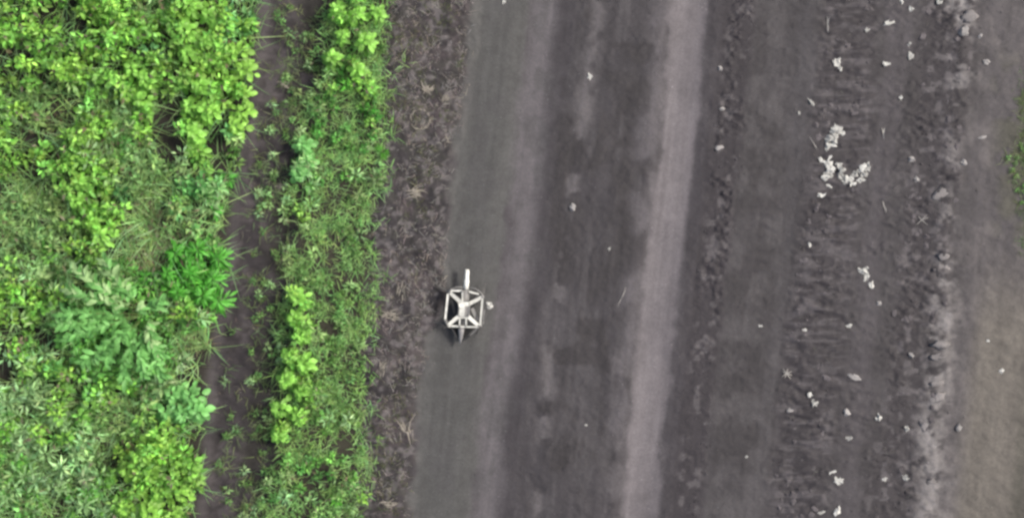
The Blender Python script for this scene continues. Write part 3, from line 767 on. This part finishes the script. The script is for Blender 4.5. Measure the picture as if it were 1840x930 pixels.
# dark clods: the larger ones one by one, the crumbs as one mass
CM = [lump('mud_clod', 1, 1, .6, 300 + i, .4) for i in range(5)]
for c in CM: c.materials.append(M_CLOD)
n_c = 0
while n_c < 110:
    x, y = random.uniform(1395, 1760), random.uniform(-10, 940)
    ls = float(lane(x, y))
    if not (1435 < ls < 1520 or 1610 < ls < 1706): continue
    if float(fbm(x / 40, y / 40, 2, 2)) < .46: continue
    band_l = ls < 1560
    s = random.uniform(.018, .038)
    o = link('mud_clod', random.choice(CM), None, None, P(x, y, -.004), (0, 0, random.random() * 6.28))
    o.scale = (s * random.uniform(.8, 1.6), s * .8, s * .7)
    tag(o, 'dark mud clod on the band of cross tread marks' if band_l else 'dark mud clod on the rough churned band beside the pale crest', 'clod', 'clods on the tread marks' if band_l else 'clods on the churned band')
    n_c += 1
def crumbs(name, n, fn, label, smin, smax):
    bt = bmesh.new(); bmesh.ops.create_icosphere(bt, subdivisions=1, radius=1)
    T = np.array([v.co[:] for v in bt.verts]); F = np.array([[v.index for v in f.verts] for f in bt.faces]); bt.free()
    px, py = fn(n); m = len(px)
    s = smin + (smax - smin) * rng.random(m) ** 2.5
    j = 1 + .35 * (rng.random((m, len(T), 1)) - .5) * 2
    v = T[None] * j * (s[:, None] * np.stack([.8 + .8 * rng.random(m), .7 + .6 * rng.random(m), .55 * np.ones(m)], -1))[:, None, :]
    v = v + np.stack([gx(px), gy(py), height(px, py)], -1)[:, None, :]
    f = F[None] + (np.arange(m) * len(T))[:, None, None]
    c = soil_color(px, py) * (.8 + .7 * rng.random((m, 1)))
    me = mesh_np(name, v.reshape(-1, 3), f.reshape(-1, 3), np.repeat(c, len(T), 0), False)
    tag(link(name, me, M_SOIL), label, 'mud', None, 'stuff')
def f1(n):
    px, py = scatter(n, 1230, 1900, -150, 1080); ls = lane(px, py)
    w = band(ls, 1256, 1316, 10) * .95 + band(ls, 1430, 1530, 15) * .8 + band(ls, 1612, 1706, 18) + .5 * band(ls, 1720, 1780, 20)
    ok = w * fbm(px / 25, py / 25, 3, 3) > .25 + .35 * rng.random(n)
    return px[ok], py[ok]
crumbs('mud_crumbs', 9000, f1, 'small crumbs of mud over the churned bands', .004, .016)
def f2(n):
    px, py = scatter(n, 640, 880, -150, 1080)
    ok = (px > strip_r(py)) & (px < road_l(py) - 8) & (fbm(px / 25, py / 25, 1, 3) > .5)
    return px[ok], py[ok]
crumbs('verge_crumbs', 4000, f2, 'small crumbs of soil on the bare verge', .004, .014)

def f3(n):
    px, py = scatter(n, 760, 1900, -150, 1080)
    ok = (px > road_l(py)) & (fbm(px / 60, py / 60, 2, 3) + .25 * rng.random(n) > .58)
    return px[ok], py[ok]
crumbs('road_grit', 16000, f3, 'fine grit lying over the muddy track', .002, .009)
# dry sprig on the tread marks and straw slivers
M_SPRIG = mat_leaf('dry_sprig', tuple(lf(190, 188, 182)), .1, .7, .1)
def sprig(px, py, angs, L, label, w=.012):
    n = len(angs); bt = Batch()
    bt.add(leaves(BL_T, BL_F, np.tile([[0, 0, .012]], (n, 1)), np.radians(angs), np.radians(rng.uniform(6, 20, n)), rng.normal(0, .3, n), L * rng.uniform(.7, 1.2, n), np.full(n, w), np.full(n, .3), np.full(n, .1), np.ones((n, 3))))
    o = link('dry_sprig', mesh_np('dry_sprig', np.concatenate(bt.v), np.concatenate(bt.f)), M_SPRIG, None, P(px, py))
    tag(o, label, 'sprig')
sprig(1413, 670, [20, 75, 130, 160, 215, 250, 310, 340], .07, 'star shaped pale dry sprig at the left rim of the tread marks')
sprig(1487, 45, [85, 95, 262, 275], .075, 'upright pale straw sliver near the top of the tread marks')
sprig(1587, 240, [80, 100, 265], .06, 'pair of pale straw slivers in the smooth strip', .014)
sprig(1462, 258, [125, 305, 300], .09, 'thin straw lying slantwise left of the upper pile', .005)
sprig(1117, 535, [60, 65, 240, 245, 70], .11, 'long pale straw streak in the middle of the road', .005)
sprig(1588, 370, [100, 290, 300], .07, 'dry straw sliver below the curved pile')
sprig(1655, 395, [45, 130, 225, 320, 20], .08, 'crossed dry straws on the rough mud', .007)

# ------------------------------------------------------------------ the drone
M_FRAME = mat_plain('pale_frame', (.485, .495, .455), .6, .2, 35)
M_GREY = mat_plain('grey_plastic', (.17, .17, .165), .6, .1, 60)
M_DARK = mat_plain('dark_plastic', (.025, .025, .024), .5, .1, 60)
M_BLADE = mat_plain('blade', (.09, .09, .088), .4, .1, 60)
M_NOSE = mat_plain('nose_grey', (.17, .17, .17), .5, .12, 60)
DX, DY = 835, 552
dz0 = hz(DX, DY)
KZ = CAM_H / (CAM_H - .15 - dz0)
drone = empty('quadcopter_drone', (float(gx(DX)), float(gy(DY)), dz0))
tag(drone, 'pale quadcopter drone with guard frame and pointed nose on the edge of the muddy track', 'drone')
def D(px, py, z): return Vector(((px - DX) / S, -(py - DY) / S, z))
def mk(name, bm, mat, parent=drone, smooth=False):
    me = bpy.data.meshes.new(name); bm.to_mesh(me); bm.free()
    if smooth: me.polygons.foreach_set('use_smooth', [True] * len(me.polygons))
    return link(name, me, mat, parent)
def bar_bm(bm, a, b, w, t, w2=None):
    d = (b - a); L = d.length; d.normalize()
    s = d.cross(Vector((0, 0, 1))); s.normalize(); u = s.cross(d)
    w2 = w if w2 is None else w2
    r = bmesh.ops.create_cube(bm, size=1)
    for v in r['verts']:
        k = v.co.x + .5; ww = w + (w2 - w) * k
        v.co = a + d * (L * k) + s * (v.co.y * ww) + u * (v.co.z * t)
    es = [e for e in bm.edges if all(v in r['verts'] for v in e.verts)]
    bmesh.ops.bevel(bm, geom=es, offset=min(w, w2, t) * .22, segments=2, affect='EDGES')
def bar(name, a, b, w, t, mat, parent=drone, w2=None):
    bm = bmesh.new(); bar_bm(bm, a, b, w, t, w2); return mk(name, bm, mat, parent)
def poly_tube(name, pts, r, mat, parent=drone, n=8, radii=None):
    bm = bmesh.new(); rings = []
    for i, p in enumerate(pts):
        d = (pts[min(i + 1, len(pts) - 1)] - pts[max(i - 1, 0)]).normalized()
        s = d.cross(Vector((0, 0, 1)));
        if s.length < 1e-4: s = Vector((1, 0, 0))
        s.normalize(); u = s.cross(d)
        rr = r if radii is None else radii[i]
        rings.append([bm.verts.new(p + (s * math.cos(k * 6.2832 / n) + u * math.sin(k * 6.2832 / n)) * rr) for k in range(n)])
    for i in range(len(pts) - 1):
        for k in range(n):
            bm.faces.new((rings[i][k], rings[i][(k + 1) % n], rings[i + 1][(k + 1) % n], rings[i + 1][k]))
    bm.faces.new(rings[0][::-1]); bm.faces.new(rings[-1])
    bmesh.ops.recalc_face_normals(bm, faces=bm.faces)
    return mk(name, bm, mat, parent, True)
ZT = .15
TLc, TRc, BLc, BRc = (809, 524), (868, 532), (806, 583), (861, 584)
# body: stacked plates, battery, camera block
bm = bmesh.new(); bar_bm(bm, D(834, 541, ZT - .02), D(833, 569, ZT - .02), .115, .012); body = mk('body_plate', bm, M_GREY)
bar('battery', D(836, 544, ZT + .012), D(835, 566, ZT + .012), .085, .05, M_GREY)
bar('top_rail', D(833, 541, ZT + .045), D(830, 566, ZT + .045), .05, .016, M_FRAME)
bar('cross_piece', D(826, 547, ZT + .05), D(843, 544, ZT + .05), .035, .014, M_FRAME)
bar('belly_plate', D(835, 541, ZT - .055), D(833, 572, ZT - .055), .10, .02, M_GREY)
# arms
for a, b in (((831, 543), TLc), ((839, 547), TRc), ((825, 567), BLc), ((842, 567), BRc)):
    bar('arm', D(*a, ZT + .03), D(*b, ZT + .02), .033, .018, M_FRAME, drone, .024)
# guard bars
bar('cable', D(829, 572, ZT + .03), D(848, 580, ZT + .026), .008, .008, M_DARK)
bar('cable', D(846, 536, ZT + .03), D(856, 545, ZT - .02), .008, .008, M_DARK)
bar('side_plate', D(849, 553, ZT - .03), D(858, 574, ZT - .035), .03, .01, M_GREY)
bar('side_plate', D(814, 542, ZT - .03), D(817, 562, ZT - .035), .02, .01, M_DARK)
G = [((806, 527), (801, 573), .022), ((868, 534), (864, 582), .022), ((812, 521), (832, 521), .018), ((845, 523), (861, 527), .016),
     ((806, 584), (829, 585), .022), ((829, 585.5), (861, 586), .018), ((824, 568.5), (844, 568.5), .024), ((827, 570), (827, 584), .016), ((838.5, 570), (838.5, 584), .016), ((832, 522), (832, 541), .015)]
for i, (a, b, w) in enumerate(G):
    bar('guard_bar', D(*a, ZT + .018 + .0015 * i), D(*b, ZT + .018 + .0015 * i), w * .68, .012, M_FRAME)
bar('guard_bar', D(871, 556, ZT - .03), D(869, 581, ZT - .03), .010, .01, M_GREY)
# hoop wires round the upper side
for pts in ([(804, 523), (812, 518), (822, 514.5), (833, 515)], [(845, 515), (856, 518), (864, 524), (870, 532)]):
    poly_tube('hoop', [D(x, y, ZT - .005) for x, y in pts], .006, M_GREY)
# motors with two-bladed propellers
for (x, y), ang in ((TLc, 152), (TRc, 78), ((803, 578), 2), ((864, 583), 62)):
    mot = poly_tube('motor', [D(x, y, ZT - .03), D(x, y, ZT - .028), D(x, y, ZT + .004), D(x, y, ZT + .01)], .016, M_GREY, drone, 12, [.012, .018, .018, .012])
    bm = bmesh.new(); zc = ZT - .045
    for s in (0, 180):
        a = R(ang + s); d = Vector((math.cos(a), math.sin(a), 0)); c = D(x, y, zc)
        n = Vector((-d.y, d.x, 0)); rows = []
        for k, (t, w, tw) in enumerate(((.008, .006, .004), (.04, .014, .005), (.09, .012, .003), (.135, .007, .001), (.15, .002, 0))):
            rows.append([bm.verts.new(c + d * t + n * w + Vector((0, 0, tw))), bm.verts.new(c + d * t - n * w - Vector((0, 0, tw)))])
        for k in range(4):
            bm.faces.new((rows[k][0], rows[k + 1][0], rows[k + 1][1], rows[k][1]))
    r = bmesh.ops.solidify(bm, geom=bm.faces[:], thickness=.002)
    mk('propeller', bm, M_BLADE, mot)
# clamps where the bars meet and screws on the plates
for x, y in (TLc, TRc, BLc, BRc, (801, 574), (832, 522), (827, 584), (838.5, 584)):
    poly_tube('clamp', [D(x, y, ZT + .012), D(x, y, ZT + .038), D(x, y, ZT + .041)], .011, M_GREY, drone, 8, [.012, .012, .008])
for x, y in ((827, 546), (842, 546), (826, 565), (841, 565)):
    poly_tube('screw', [D(x, y, ZT + .01), D(x, y, ZT + .054), D(x, y, ZT + .056)], .006, M_DARK, drone, 6, [.006, .006, .004])
# legs down to the mud
for x, y in ((818, 532), (856, 540), (814, 577), (853, 578)):
    zt = float(height(np.array([x * 1.0]), np.array([y * 1.0]))[0]) - dz0
    lg = poly_tube('leg', [D(x, y, ZT + .015), D(x, y + 1, ZT * .5), D(x, y + 2, zt)], .006, M_DARK)
# long pale tube above, darker body under the plate, pointed nose below
tube = poly_tube('payload_tube', [D(840.5, 483, ZT), D(840.3, 484, ZT), D(839.3, 501, ZT - .004), D(839.2, 502, ZT - .004), D(838, 518, ZT - .008)], .024, M_FRAME, drone, 14, [.019, .023, .023, .028, .028])
poly_tube('tube_body', [D(838, 518.2, ZT - .04), D(837, 521, ZT - .04), D(834, 560, ZT - .09), D(830, 586, ZT - .07)], .04, M_GREY, drone, 14, [.028, .042, .045, .036])
poly_tube('nose_spike', [D(829.5, 585, ZT - .02), D(829, 596, ZT - .03), D(828, 608, ZT - .045), D(827, 619, ZT - .06)], .03, M_NOSE, drone, 10, [.036, .031, .020, .004])
for a, b, m_ in (((812, 587), (825, 612), M_DARK), ((861, 587), (845, 602), M_GREY), ((845, 602), (829, 613), M_DARK)):  # nose edges; the dark ones stand in for the cone's shaded sides
    bar('nose_edge_shade', D(*a, ZT - .02), D(*b, ZT - .06), .010, .008, m_)
for a, b in (((814, 588), (826, 610)), ((853, 589), (830, 610))):
    c = [D(a[0], a[1], ZT - .07), D(829.5, 588, ZT - .07), D(b[0], b[1], ZT - .08)]
    bm = bmesh.new(); f = bm.faces.new([bm.verts.new(v) for v in c]); bmesh.ops.solidify(bm, geom=[f], thickness=.006)
    mk('nose_shade_panel', bm, M_DARK)  # dark sheets that paint the shade on both flanks of the nose
drone.scale = (1 / KZ, 1 / KZ, 1 / KZ)
